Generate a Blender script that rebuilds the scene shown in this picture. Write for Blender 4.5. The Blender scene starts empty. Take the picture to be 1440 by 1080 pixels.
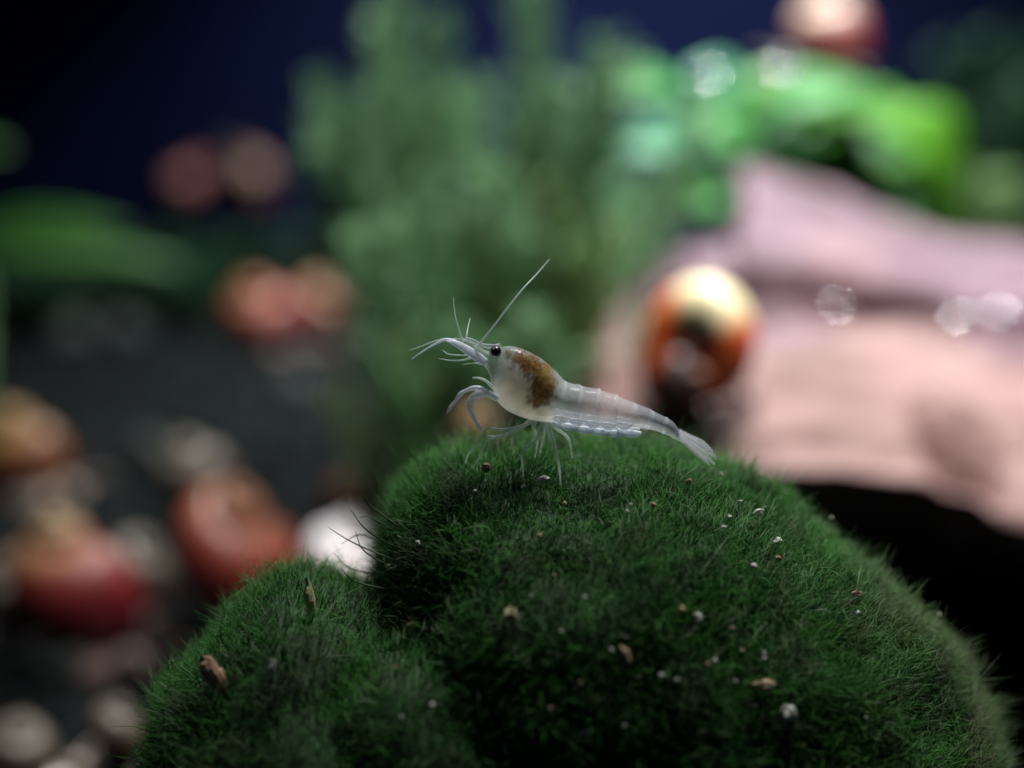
import bpy, math, random
import numpy as np
from mathutils import Vector, noise as mnoise, Matrix
from mathutils.bvhtree import BVHTree

# one Blender unit is one centimetre
scene = bpy.context.scene
scene.unit_settings.system = 'METRIC'
scene.unit_settings.scale_length = 0.01
random.seed(7); rng = np.random.default_rng(7)

# ------------------------------------------------------------------ camera
CAM = Vector((0, 0, 8.5)); PITCH = math.radians(10)
cd = bpy.data.cameras.new('camera'); cam = bpy.data.objects.new('camera', cd)
scene.collection.objects.link(cam); scene.camera = cam
cam.location = CAM; cam.rotation_euler = (math.pi/2 - PITCH, 0, 0)
cd.sensor_width = 36; cd.lens = 50; cd.clip_start = 0.1; cd.clip_end = 500
cd.dof.use_dof = True; cd.dof.focus_distance = 10.10; cd.dof.aperture_fstop = 0.088

# ------------------------------------------------------------------ world and lamps
w = bpy.data.worlds.new('World'); scene.world = w; w.use_nodes = True
bg = w.node_tree.nodes['Background']; bg.inputs[0].default_value = (0.30, 0.42, 0.65, 1); bg.inputs[1].default_value = 0.038

def area(name, loc, target, sx, sy, power, col, spread=180):
    l = bpy.data.lights.new(name, 'AREA'); l.shape = 'RECTANGLE'; l.size = sx; l.size_y = sy
    l.energy = power; l.color = col; l.spread = math.radians(spread)
    o = bpy.data.objects.new(name, l); scene.collection.objects.link(o); o.location = loc
    o.rotation_euler = (Vector(target) - Vector(loc)).to_track_quat('-Z', 'Y').to_euler()
    return o
# the tank's clip-on LED lamp, hanging over the wood (out of frame)
area('aquarium_lamp', (5.5, 14.5, 31), (7.5, 20.0, 4), 5.0, 3.0, 5800, (1.0, 0.97, 0.95), 105)
area('added_rear_light', (5, 36, 34), (4, 36, 4), 5.0, 3.0, 12500, (0.92, 1.0, 0.98), 88)  # added to brighten the back plants; no such lamp is known

vs = scene.view_settings
vs.view_transform = 'Standard'; vs.look = 'None'; vs.gamma = 1; vs.use_curve_mapping = False; vs.exposure = 0.0
scene.render.engine = 'CYCLES'
try:
    scene.cycles.transparent_max_bounces = 24; scene.cycles.max_bounces = 8
    scene.cycles.caustics_reflective = False; scene.cycles.caustics_refractive = False
except Exception: pass

# ------------------------------------------------------------------ helpers
FPX = 2000.0
_f = np.array([0, math.cos(PITCH), -math.sin(PITCH)]); _u = np.array([0, math.sin(PITCH), math.cos(PITCH)])
def ray(px, py): return _f + np.array([1., 0, 0])*(px-720)/FPX + _u*(540-py)/FPX
def P(px, py, Y):                      # the point of the vertical plane y = Y seen at (px, py)
    d = ray(px, py); return np.array(CAM) + d*(Y/d[1])
def floor_z(x, y):
    return max(0.0, y-12)*0.13
def floor_hit(px, py):
    d = ray(px, py); t = 5.0
    while t < 60:
        p = np.array(CAM) + d*t
        if p[2] <= floor_z(p[0], p[1]): break
        t += 0.05
    return p
def smooth(a, b, x):
    t = np.clip((x-a)/(b-a), 0, 1); return t*t*(3-2*t)

def tag(o, label=None, cat=None, group=None, kind=None):
    if label: o['label'] = label
    if cat: o['category'] = cat
    if group: o['group'] = group
    if kind: o['kind'] = kind
    return o
def thing(name, loc, label, cat, group=None, rz=0):
    o = bpy.data.objects.new(name, None); scene.collection.objects.link(o)
    o.location = tuple(map(float, loc)); o.rotation_euler = (0, 0, rz); o.empty_display_size = 0.3
    return tag(o, label, cat, group)
def mesh_of(name, V, F, smoothed=True):
    me = bpy.data.meshes.new(name)
    me.from_pydata([tuple(map(float, v)) for v in V], [], [tuple(map(int, f)) for f in F])
    if smoothed: me.polygons.foreach_set('use_smooth', [True]*len(me.polygons))
    me.update(); return me
def obj(name, V, F, mat, parent=None, smoothed=True, local=False):
    V = np.asarray(V, float)
    if parent is not None and not local: V = V - np.array(parent.location)
    me = mesh_of(name, V, F, smoothed); me.materials.append(mat)
    o = bpy.data.objects.new(name, me); scene.collection.objects.link(o)
    if parent is not None: o.parent = parent
    return o
def link_mesh(name, me, parent=None):
    o = bpy.data.objects.new(name, me); scene.collection.objects.link(o)
    if parent is not None: o.parent = parent
    return o
def catmull(pts, n):
    pts = np.asarray(pts, float); m = len(pts)
    ext = np.vstack([2*pts[0]-pts[1], pts, 2*pts[-1]-pts[-2]])
    out = []
    for s in np.linspace(0, m-1, n):
        i = min(int(s), m-2); t = s-i
        p0, p1, p2, p3 = ext[i:i+4]
        out.append(0.5*(2*p1 + (p2-p0)*t + (2*p0-5*p1+4*p2-p3)*t*t + (3*p1-p0-3*p2+p3)*t**3))
    return np.array(out)
def tube(pts, radii, sides=8, n=None):
    """closed tapered tube through pts, round-ish ends"""
    if n:
        d = catmull(np.hstack([np.asarray(pts, float), np.asarray(radii, float)[:, None]]), n)
        pts, radii = d[:, :3], np.maximum(d[:, 3], 1e-4)
    pts = np.asarray(pts, float); radii = np.asarray(radii, float)
    V, F = [], []; k = len(pts); ref = np.array([0.13, 0.97, 0.21])
    for i in range(k):
        t = pts[min(i+1, k-1)] - pts[max(i-1, 0)]; t = t/(np.linalg.norm(t)+1e-9)
        a = np.cross(t, ref); a /= (np.linalg.norm(a)+1e-9); b = np.cross(t, a)
        for j in range(sides):
            th = 2*math.pi*j/sides; V.append(pts[i] + radii[i]*(math.cos(th)*a + math.sin(th)*b))
    for i in range(k-1):
        for j in range(sides):
            j2 = (j+1) % sides; F.append((i*sides+j, i*sides+j2, (i+1)*sides+j2, (i+1)*sides+j))
    t0 = pts[0]-pts[1]; t1 = pts[-1]-pts[-2]
    V.append(pts[0] + t0/(np.linalg.norm(t0)+1e-9)*radii[0]*0.6); V.append(pts[-1] + t1/(np.linalg.norm(t1)+1e-9)*radii[-1]*0.9)
    a, b = len(V)-2, len(V)-1
    for j in range(sides):
        j2 = (j+1) % sides; F.append((a, j2, j)); F.append((b, (k-1)*sides+j, (k-1)*sides+j2))
    return V, F
def merge(parts):
    V, F = [], []
    for v, f in parts:
        o = len(V); V.extend(list(v)); F.extend([tuple(i+o for i in q) for q in f])
    return V, F
def blob(c, r, nu=20, nv=12, amp=0.0, freq=1.0, seed=0):
    V, F = [], []; c = np.asarray(c, float); r = np.asarray(r, float)
    for i in range(nv+1):
        ph = -math.pi/2 + math.pi*i/nv
        for j in range(nu):
            th = 2*math.pi*j/nu
            d = np.array([math.cos(ph)*math.cos(th), math.cos(ph)*math.sin(th), math.sin(ph)])
            k = 1 + (amp*mnoise.noise(Vector(d*freq + seed*7.31)) if amp else 0)
            V.append(c + d*r*k)
    for i in range(nv):
        for j in range(nu):
            j2 = (j+1) % nu; F.append((i*nu+j, i*nu+j2, (i+1)*nu+j2, (i+1)*nu+j))
    return V, F

# ------------------------------------------------------------------ materials
def new_mat(name):
    m = bpy.data.materials.new(name); m.use_nodes = True; nt = m.node_tree
    return m, nt, nt.nodes['Principled BSDF'], nt.nodes['Material Output']
def node(nt, t, **kw):
    n = nt.nodes.new(t)
    for k, v in kw.items(): setattr(n, k, v)
    return n
def ramp(nt, fac, stops):
    r = node(nt, 'ShaderNodeValToRGB'); el = r.color_ramp.elements
    while len(el) < len(stops): el.new(0.5)
    for e, (p, c) in zip(el, stops): e.position = p; e.color = (*c, 1)
    nt.links.new(fac, r.inputs[0]); return r.outputs[0]
def noise_tex(nt, scale, detail=4, rough=0.55, coord='Object', stretch=None):
    tc = node(nt, 'ShaderNodeTexCoord'); v = tc.outputs[coord]
    if stretch:
        mp = node(nt, 'ShaderNodeMapping'); mp.inputs['Scale'].default_value = stretch
        nt.links.new(v, mp.inputs[0]); v = mp.outputs[0]
    n = node(nt, 'ShaderNodeTexNoise'); n.inputs['Scale'].default_value = scale
    n.inputs['Detail'].default_value = detail; n.inputs['Roughness'].default_value = rough
    nt.links.new(v, n.inputs['Vector']); return n.outputs['Fac']
def bump(nt, bs, h, strength, dist):
    b = node(nt, 'ShaderNodeBump'); b.inputs['Strength'].default_value = strength; b.inputs['Distance'].default_value = dist
    nt.links.new(h, b.inputs['Height']); nt.links.new(b.outputs[0], bs.inputs['Normal'])
def noisy(name, c0, c1, scale, rough=0.6, c2=None, stretch=None, bumpd=0.0, spec=0.5):
    m, nt, bs, out = new_mat(name)
    f = noise_tex(nt, scale, stretch=stretch)
    st = [(0.32, c0), (0.68, c1)] if c2 is None else [(0.28, c0), (0.5, c1), (0.72, c2)]
    nt.links.new(ramp(nt, f, st), bs.inputs['Base Color'])
    bs.inputs['Roughness'].default_value = rough; bs.inputs['Specular IOR Level'].default_value = spec
    if bumpd: bump(nt, bs, noise_tex(nt, scale*3, stretch=stretch), 0.6, bumpd)
    return m

def clear_mat(name, col, alpha, rough=0.22, transl=0.35, a2=None, scale=20):
    """thin, half-clear tissue: lets light through and keeps a wet gloss"""
    m, nt, bs, out = new_mat(name)
    bs.inputs['Base Color'].default_value = (*col, 1); bs.inputs['Roughness'].default_value = rough
    tl = node(nt, 'ShaderNodeBsdfTranslucent'); tl.inputs[0].default_value = (*col, 1)
    tr = node(nt, 'ShaderNodeBsdfTransparent')
    m1 = node(nt, 'ShaderNodeMixShader'); m1.inputs[0].default_value = transl
    nt.links.new(bs.outputs[0], m1.inputs[1]); nt.links.new(tl.outputs[0], m1.inputs[2])
    m2 = node(nt, 'ShaderNodeMixShader'); m2.inputs[0].default_value = alpha
    nt.links.new(tr.outputs[0], m2.inputs[1]); nt.links.new(m1.outputs[0], m2.inputs[2])
    if a2 is not None:
        f = noise_tex(nt, scale); mr = node(nt, 'ShaderNodeMapRange')
        mr.inputs[1].default_value = 0.3; mr.inputs[2].default_value = 0.7
        mr.inputs[3].default_value = alpha; mr.inputs[4].default_value = a2
        nt.links.new(f, mr.inputs[0]); nt.links.new(mr.outputs[0], m2.inputs[0])
    nt.links.new(m2.outputs[0], out.inputs[0]); return m

M = {}
M['substrate'] = noisy('dark_gravel', (0.003, 0.004, 0.0042), (0.009, 0.0105, 0.011), 3.0, 0.7, bumpd=0.05, spec=0.02)
M['grain'] = noisy('gravel_grain', (0.003, 0.004, 0.0045), (0.012, 0.0135, 0.014), 1.2, 0.6, spec=0.03)
M['wall'] = noisy('navy_backing', (0.0025, 0.004, 0.016), (0.004, 0.008, 0.042), 0.10, 0.7, spec=0.05)
M['pebble'] = noisy('grey_pebble', (0.016, 0.022, 0.022), (0.05, 0.056, 0.054), 1.5, 0.8, spec=0.1)
M['bubble'] = None
m, nt, bs, out = new_mat('silvery_air'); bs.inputs['Metallic'].default_value = 1.0
bs.inputs['Base Color'].default_value = (0.95, 0.95, 1, 1); bs.inputs['Roughness'].default_value = 0.04; M['bubble'] = m
tr = node(nt, 'ShaderNodeBsdfTransparent'); mx = node(nt, 'ShaderNodeMixShader'); mx.inputs[0].default_value = 0.85
nt.links.new(tr.outputs[0], mx.inputs[1]); nt.links.new(bs.outputs[0], mx.inputs[2]); nt.links.new(mx.outputs[0], out.inputs[0])

# wet pink wood
m, nt, bs, out = new_mat('wet_driftwood')
f1 = noise_tex(nt, 0.8, 6, 0.6, stretch=(0.35, 1.0, 1.6)); f2 = noise_tex(nt, 0.28, 3, 0.5)
c1 = ramp(nt, f1, [(0.25, (0.075, 0.04, 0.044)), (0.46, (0.205, 0.12, 0.13)), (0.75, (0.31, 0.20, 0.215))])
tcw = node(nt, 'ShaderNodeTexCoord'); sxyz = node(nt, 'ShaderNodeSeparateXYZ'); nt.links.new(tcw.outputs['Object'], sxyz.inputs[0])
mrw = node(nt, 'ShaderNodeMapRange'); mrw.inputs[1].default_value = 4.9; mrw.inputs[2].default_value = 6.3; mrw.inputs[3].default_value = -0.10; mrw.inputs[4].default_value = 0.12
nt.links.new(sxyz.outputs[2], mrw.inputs[0]); adw = node(nt, 'ShaderNodeMath', operation='ADD'); nt.links.new(f2, adw.inputs[0]); nt.links.new(mrw.outputs[0], adw.inputs[1])
c2 = ramp(nt, adw.outputs[0], [(0.40, (0.285, 0.175, 0.145)), (0.60, (0.13, 0.092, 0.135))])
mx = node(nt, 'ShaderNodeMix', data_type='RGBA'); mx.inputs[0].default_value = 0.5
nt.links.new(c1, mx.inputs[6]); nt.links.new(c2, mx.inputs[7])
f3 = noise_tex(nt, 0.75, 5, 0.65, stretch=(0.6, 1.0, 1.0)); st_ = ramp(nt, f3, [(0.36, (0.42, 0.40, 0.36)), (0.54, (1, 1, 1))])   # brown algae stains
mu = node(nt, 'ShaderNodeMix', data_type='RGBA', blend_type='MULTIPLY'); mu.inputs[0].default_value = 0.8
nt.links.new(mx.outputs[2], mu.inputs[6]); nt.links.new(st_, mu.inputs[7]); nt.links.new(mu.outputs[2], bs.inputs['Base Color'])
bs.inputs['Roughness'].default_value = 0.7; bs.inputs['Specular IOR Level'].default_value = 0.2; bump(nt, bs, f1, 0.9, 0.35); M['wood'] = m

def leaf_mat(name, c0, c1, rough=0.5, transl=0.3, scale=1.2):
    m = noisy(name, c0, c1, scale, rough, spec=0.22)
    nt = m.node_tree; bs = nt.nodes['Principled BSDF']; out = nt.nodes['Material Output']
    tl = node(nt, 'ShaderNodeBsdfTranslucent'); mix = node(nt, 'ShaderNodeMixShader'); mix.inputs[0].default_value = transl
    nt.links.new(bs.inputs['Base Color'].links[0].from_socket, tl.inputs[0])
    nt.links.new(bs.outputs[0], mix.inputs[1]); nt.links.new(tl.outputs[0], mix.inputs[2]); nt.links.new(mix.outputs[0], out.inputs[0])
    return m
M['leaf_bright'] = leaf_mat('bright_leaf', (0.025, 0.17, 0.025), (0.07, 0.28, 0.065))
M['leaf_lime'] = leaf_mat('lime_leaf', (0.035, 0.15, 0.006), (0.075, 0.23, 0.012))
M['leaf_deep'] = leaf_mat('deep_leaf', (0.008, 0.065, 0.012), (0.025, 0.13, 0.03))
M['leaf_dim'] = leaf_mat('dim_leaf', (0.012, 0.06, 0.008), (0.04, 0.11, 0.02))
M['leaf_teal'] = leaf_mat('teal_leaf', (0.022, 0.15, 0.06), (0.055, 0.24, 0.12))
M['stalk'] = noisy('green_stalk', (0.03, 0.10, 0.02), (0.08, 0.18, 0.05), 2.0)
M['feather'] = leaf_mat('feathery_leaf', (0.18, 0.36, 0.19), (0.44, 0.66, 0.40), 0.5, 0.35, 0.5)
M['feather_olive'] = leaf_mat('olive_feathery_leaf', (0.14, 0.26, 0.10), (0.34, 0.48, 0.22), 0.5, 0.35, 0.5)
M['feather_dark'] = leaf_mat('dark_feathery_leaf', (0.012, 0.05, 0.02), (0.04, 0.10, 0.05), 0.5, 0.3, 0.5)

# snail shells: pale apex and coloured last whorl, with lamplight on the tops painted in
def shell_mat(name, apex, mid, lip, rough=0.5):
    m, nt, bs, out = new_mat(name)
    at = node(nt, 'ShaderNodeAttribute'); at.attribute_name = 'whorl'
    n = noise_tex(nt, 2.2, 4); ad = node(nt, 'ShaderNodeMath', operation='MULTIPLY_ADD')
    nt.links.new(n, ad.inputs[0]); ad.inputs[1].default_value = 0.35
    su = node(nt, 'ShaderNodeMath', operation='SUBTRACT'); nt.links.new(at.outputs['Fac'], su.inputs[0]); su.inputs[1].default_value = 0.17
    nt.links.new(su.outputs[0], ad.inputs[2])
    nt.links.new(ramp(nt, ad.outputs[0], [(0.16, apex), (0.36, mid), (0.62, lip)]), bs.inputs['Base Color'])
    bs.inputs['Roughness'].default_value = rough; bs.inputs['Coat Weight'].default_value = 0.06; bs.inputs['Coat Roughness'].default_value = 0.15
    bs.inputs['Subsurface Weight'].default_value = 0.0
    return m
M['s_gold_glint'] = shell_mat('red_shell_painted_glint', (0.88, 0.78, 0.46), (0.85, 0.17, 0.03), (0.42, 0.035, 0.02), 0.42)
M['s_red'] = shell_mat('red_shell', (0.2720, 0.1785, 0.0850), (0.1870, 0.0255, 0.0170), (0.1445, 0.0068, 0.0119))
M['s_orange'] = shell_mat('orange_shell', (0.2254, 0.0928, 0.0464), (0.2122, 0.0364, 0.0199), (0.1591, 0.0066, 0.0093))
M['s_amber'] = shell_mat('amber_shell', (0.1860, 0.1188, 0.0372), (0.1860, 0.0816, 0.0222), (0.1560, 0.0444, 0.0186))
M['s_pink'] = shell_mat('pink_shell', (0.36, 0.16, 0.13), (0.32, 0.085, 0.075), (0.22, 0.03, 0.04))
M['s_white'] = shell_mat('white_shell', (0.92, 0.93, 0.97), (0.88, 0.82, 0.82), (0.62, 0.30, 0.27), 0.3)
M['s_tan'] = shell_mat('tan_shell', (0.1014, 0.0819, 0.0585), (0.0858, 0.0624, 0.0429), (0.0585, 0.0351, 0.0234))
M['s_peach'] = shell_mat('peach_shell', (0.4080, 0.2992, 0.2040), (0.3536, 0.2040, 0.1632), (0.2856, 0.0408, 0.0408))
M['foot'] = noisy('snail_foot', (0.05, 0.03, 0.03), (0.16, 0.11, 0.10), 4.0, 0.3)
M['foot_pale'] = noisy('pale_snail_foot', (0.22, 0.16, 0.13), (0.42, 0.34, 0.28), 4.0, 0.3)
M['mouth'] = noisy('shell_opening', (0.010, 0.006, 0.006), (0.03, 0.016, 0.014), 3.0, 0.4)

# ------------------------------------------------------------------ setting
nx, ny = 70, 60; V = []; F = []
for j in range(ny):
    for i in range(nx):
        x = -32 + 64*i/(nx-1); y = 2 + 46.6*j/(ny-1)
        V.append((x, y, floor_z(x, y) + 0.22*mnoise.noise(Vector((x*0.35, y*0.35, 0))) + 0.06*mnoise.noise(Vector((x*1.7, y*1.7, 3)))))
for j in range(ny-1):
    for i in range(nx-1): F.append((j*nx+i, j*nx+i+1, (j+1)*nx+i+1, (j+1)*nx+i))
tag(obj('substrate', V, F, M['substrate']), kind='structure')
Yb = 48.0
tag(obj('back_wall', [(-34, Yb, -1), (34, Yb, -1), (34, Yb, 34), (-34, Yb, 34), (-34, Yb+.8, -1), (34, Yb+.8, -1), (34, Yb+.8, 34), (-34, Yb+.8, 34)],
        [(0, 1, 2, 3), (5, 4, 7, 6), (0, 4, 5, 1), (3, 2, 6, 7), (0, 3, 7, 4), (1, 5, 6, 2)], M['wall'], smoothed=False), kind='structure')
# gravel grains, too many and too small to count
parts = []
ico = blob((0, 0, 0), (1, 1, 1), 6, 4)
for _ in range(4500):
    x = random.uniform(-24, 22); y = random.uniform(9, 47.5); s = random.uniform(0.07, 0.2)
    q = Matrix.Rotation(random.uniform(0, 6.28), 3, 'Z') @ Matrix.Rotation(random.uniform(-.6, .6), 3, 'X')
    sc = np.array([random.uniform(.8, 1.4), random.uniform(.7, 1.1), random.uniform(.5, .8)])*s
    vv = (np.array(ico[0])*sc*np.array([[1 + random.uniform(-.18, .18)] for _ in ico[0]])) @ np.array(q).T + np.array([x, y, floor_z(x, y)+0.06+0.22*mnoise.noise(Vector((x*0.35, y*0.35, 0)))])
    parts.append((vv, ico[1]))
tag(obj('gravel', *merge(parts), M['grain'], smoothed=False), 'dark fine gravel spread over the tank floor', 'gravel', kind='stuff')

# ------------------------------------------------------------------ driftwood
cols = [  # px, then (py, Y) of: underside edge, belly, brow, groove, upper slope, crest
 (800, (560, 21.3), (552, 21.0), (545, 21.2), (538, 21.5), (532, 21.8), (526, 22.2)),
 (835, (640, 18.8), (590, 18.9), (540, 19.8), (512, 20.9), (494, 21.8), (482, 22.6)),
 (880, (690, 18), (620, 18.1), (518, 19.2), (476, 21.5), (450, 21.9), (415, 23)),
 (940, (715, 17.7), (635, 17.8), (518, 19.2), (451, 21.5), (399, 21.9), (352, 23.2)),
 (1000, (712, 17.6), (635, 17.6), (518, 19.2), (444, 21.5), (392, 21.9), (346, 23.4)),
 (1036, (700, 17.6), (632, 17.5), (516, 19.2), (442, 21.5), (374, 21.9), (330, 23.6)),
 (1046, (696, 17.6), (632, 17.5), (516, 19.2), (440, 21.5), (354, 21.9), (244, 24.4)),
 (1100, (690, 17.6), (632, 17.4), (516, 19.2), (444, 21.5), (359, 21.9), (250, 24.6)),
 (1170, (690, 17.5), (634, 17.3), (518, 19.2), (450, 21.5), (370, 21.9), (272, 24.8)),
 (1250, (698, 17.4), (640, 17.2), (520, 19.2), (456, 21.5), (386, 21.9), (306, 24.8)),
 (1340, (720, 17.2), (655, 17), (524, 19.2), (462, 21.5), (406, 21.9), (336, 24.8)),
 (1440, (766, 16.9), (690, 16.6), (538, 19.2), (470, 21.5), (416, 21.9), (346, 24.8)),
 (1560, (836, 16.7), (740, 16.4), (568, 19.2), (486, 21.5), (434, 21.9), (362, 24.8)),
 (1700, (930, 16.6), (800, 16.4), (608, 19.2), (526, 21.5), (474, 21.9), (410, 24.8)),
 (1800, (960, 18.5), (880, 17.6), (760, 18.6), (680, 20.5), (640, 22.0), (610, 24.0))]
grid = []
for c in cols:
    row = [P(c[0], py, Y) for py, Y in c[1:]]
    cr = row[-1]; fl = floor_z(cr[0], cr[1]+1.6); k = 1 if c[0] > 860 else 0.25
    lowz = fl - 0.3 if c[0] > 1000 else row[0][2]-0.3
    row.append(np.array([cr[0], cr[1]+1.3*k, cr[2]-0.5*k])); row.append(np.array([cr[0], cr[1]+1.7*k, (cr[2]+lowz)/2]))
    row.append(np.array([cr[0], cr[1]+1.0*k, lowz])); row.append(np.array([cr[0], (row[0][1]*0.45+cr[1]*0.55), lowz + (0.2 if c[0] > 1000 else 0.1)]))
    grid.append(row)
grid = np.array(grid)                                   # columns x 10 profile points
NU, NV = 170, 110
tmp = np.array([catmull(grid[:, j], NU) for j in range(grid.shape[1])]).transpose(1, 0, 2)
V = []; F = []
for i in range(NU):
    prof = tmp[i]; loop = np.vstack([prof, prof[:2]])
    V.append(catmull(np.vstack([prof[-1:], prof, prof[:2]]), 0 or 1) if False else None)
    closed = np.vstack([prof, prof[:1]]); m_ = len(prof)
    ring = []
    for s in np.linspace(0, m_, NV, endpoint=False):
        a = int(s) % m_; t = s-int(s); p0, p1, p2, p3 = prof[(a-1) % m_], prof[a], prof[(a+1) % m_], prof[(a+2) % m_]
        ring.append(0.5*(2*p1 + (p2-p0)*t + (2*p0-5*p1+4*p2-p3)*t*t + (3*p1-p0-3*p2+p3)*t**3))
    V[-1] = np.array(ring)
V = np.array(V)
nrm = np.cross(np.gradient(V, axis=1), np.gradient(V, axis=0)); nrm /= (np.linalg.norm(nrm, axis=2, keepdims=True)+1e-9)
ctr = V.mean(axis=1, keepdims=True)
if ((V-ctr)*nrm).sum() < 0: nrm = -nrm
knot = P(1358, 632, 17.2); 
for i in range(NU):
    for j in range(NV):
        p = Vector(V[i, j]); q = Vector((p.x*0.28, p.y*0.6, p.z*0.9))
        dsp = (0.20*mnoise.noise(q*0.9) + 0.20*mnoise.noise(q*2.3) + 0.08*mnoise.noise(q*6))*(0.45 if p.y > 23.6 else 1.0)
        d = math.hypot((p.x-knot[0])/0.34, (p.z-knot[2])/0.42) if p.y < 20.5 else 9
        dsp -= 1.5*math.exp(-d**3)
        V[i, j] += nrm[i, j]*dsp
Vf = V.reshape(-1, 3)
for i in range(NU-1):
    for j in range(NV):
        j2 = (j+1) % NV; F.append((i*NV+j, i*NV+j2, (i+1)*NV+j2, (i+1)*NV+j))
F.append(tuple(range(NV))); F.append(tuple((NU-1)*NV+j for j in range(NV-1, -1, -1)))
wood = obj('driftwood', Vf, F, M['wood'])
tag(wood, 'large pinkish wet piece of driftwood with an overhanging front edge', 'driftwood')
wood_bvh = BVHTree.FromPolygons([Vector(v) for v in Vf], F)
def wood_hit(px, py):
    loc, n, i, d = wood_bvh.ray_cast(CAM, Vector(ray(px, py)).normalized()); return loc, n

# ------------------------------------------------------------------ snails
def shell_data(turns=3.5, W=2.45, a=0.43, c=0.48, H=0.95):
    k = math.log(W)/(2*math.pi); n = 96; m_ = 22; V = []; F = []; A = []
    T = 2*math.pi*turns
    for i in range(n):
        th = T*i/(n-1); s = math.exp(k*(th-T))
        cx, cy = a*s*math.cos(th-T), a*s*math.sin(th-T); cz = -H*s
        rad = np.array([math.cos(th-T), math.sin(th-T), 0]); up = np.array([0, 0, 1.])
        fl = 1 + 0.10*smooth(0.96, 1.0, i/(n-1))
        for j in range(m_):
            ph = 2*math.pi*j/m_
            r = c*s*fl*(1 + 0.012*math.sin(th*16))
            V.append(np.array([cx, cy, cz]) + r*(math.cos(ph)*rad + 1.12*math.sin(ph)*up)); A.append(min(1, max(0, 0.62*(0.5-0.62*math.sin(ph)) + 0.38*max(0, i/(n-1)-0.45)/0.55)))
    for i in range(n-1):
        for j in range(m_):
            j2 = (j+1) % m_; F.append((i*m_+j, (i+1)*m_+j, (i+1)*m_+j2, i*m_+j2))
    V = np.array(V); sz = 1.0/(V[:, 0].max()-V[:, 0].min()); mid = (V.max(0)+V.min(0))/2
    V = (V-mid)*sz
    last = V[-m_:]; cen = last.mean(0); inner = []
    A = list(A)
    for f, fwd in ((0.93, 0.035), (0.82, 0.04), (0.70, 0.02), (0.64, -0.02)):      # the thick rolled lip
        o_ = len(V); V = np.vstack([V, cen + (last-cen)*f + np.array([0, fwd, 0])]); A += [0.75]*m_
        for j in range(m_):
            j2 = (j+1) % m_; F.append((o_-m_+j, o_+j, o_+j2, o_-m_+j2))
    last = V[-m_:]
    for q, (f, back) in enumerate(((0.90, 0.02), (0.82, 0.10), (0.5, 0.16), (0.02, 0.18))):
        inner.append(cen + (last-cen)*f + np.array([0, -back, 0]))
    IV = np.vstack([last*1.005-cen*0.005] + inner); IF = []
    for i in range(len(inner)):
        for j in range(m_):
            j2 = (j+1) % m_; IF.append((i*m_+j, i*m_+j2, (i+1)*m_+j2, (i+1)*m_+j))
    return V, F, A, IV, IF
SHELL = shell_data()
# flat-coiled shell of the snail on the wood: lamp highlight painted gold over the last whorl's top, red along it, dark inner whorls
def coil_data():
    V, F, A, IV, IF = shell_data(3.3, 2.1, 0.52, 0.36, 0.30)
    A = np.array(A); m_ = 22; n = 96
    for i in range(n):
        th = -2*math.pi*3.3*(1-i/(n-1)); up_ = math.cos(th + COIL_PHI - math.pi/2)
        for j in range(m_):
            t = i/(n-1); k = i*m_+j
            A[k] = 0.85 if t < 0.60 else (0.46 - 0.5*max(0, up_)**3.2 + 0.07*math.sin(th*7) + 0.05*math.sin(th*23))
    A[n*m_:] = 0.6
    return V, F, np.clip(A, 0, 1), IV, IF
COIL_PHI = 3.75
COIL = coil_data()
def foot_data():
    V, F = blob((0, 0, 0), (0.62, 0.26, 0.13), 24, 12)
    V = np.array(V)
    for v in V:
        t = v[0]/0.62; v[1] *= 1.0 - 0.45*max(0, -t)**1.5 + 0.12*math.cos(t*5); v[2] = max(v[2], -0.05) + 0.05*max(0, t-0.5)
    hv, hf = blob((0.58, 0, 0.10), (0.16, 0.13, 0.12), 14, 10)
    return merge([(V, F), (hv, hf)])
FT = foot_data()
TENT = [tube([(0.62, s*0.07, 0.15), (0.74, s*0.13, 0.22), (0.90, s*0.20, 0.24), (1.02, s*0.24, 0.20)], [0.025, 0.02, 0.013, 0.006], 6, 10) for s in (-1, 1)]
_cache = {}
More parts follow.
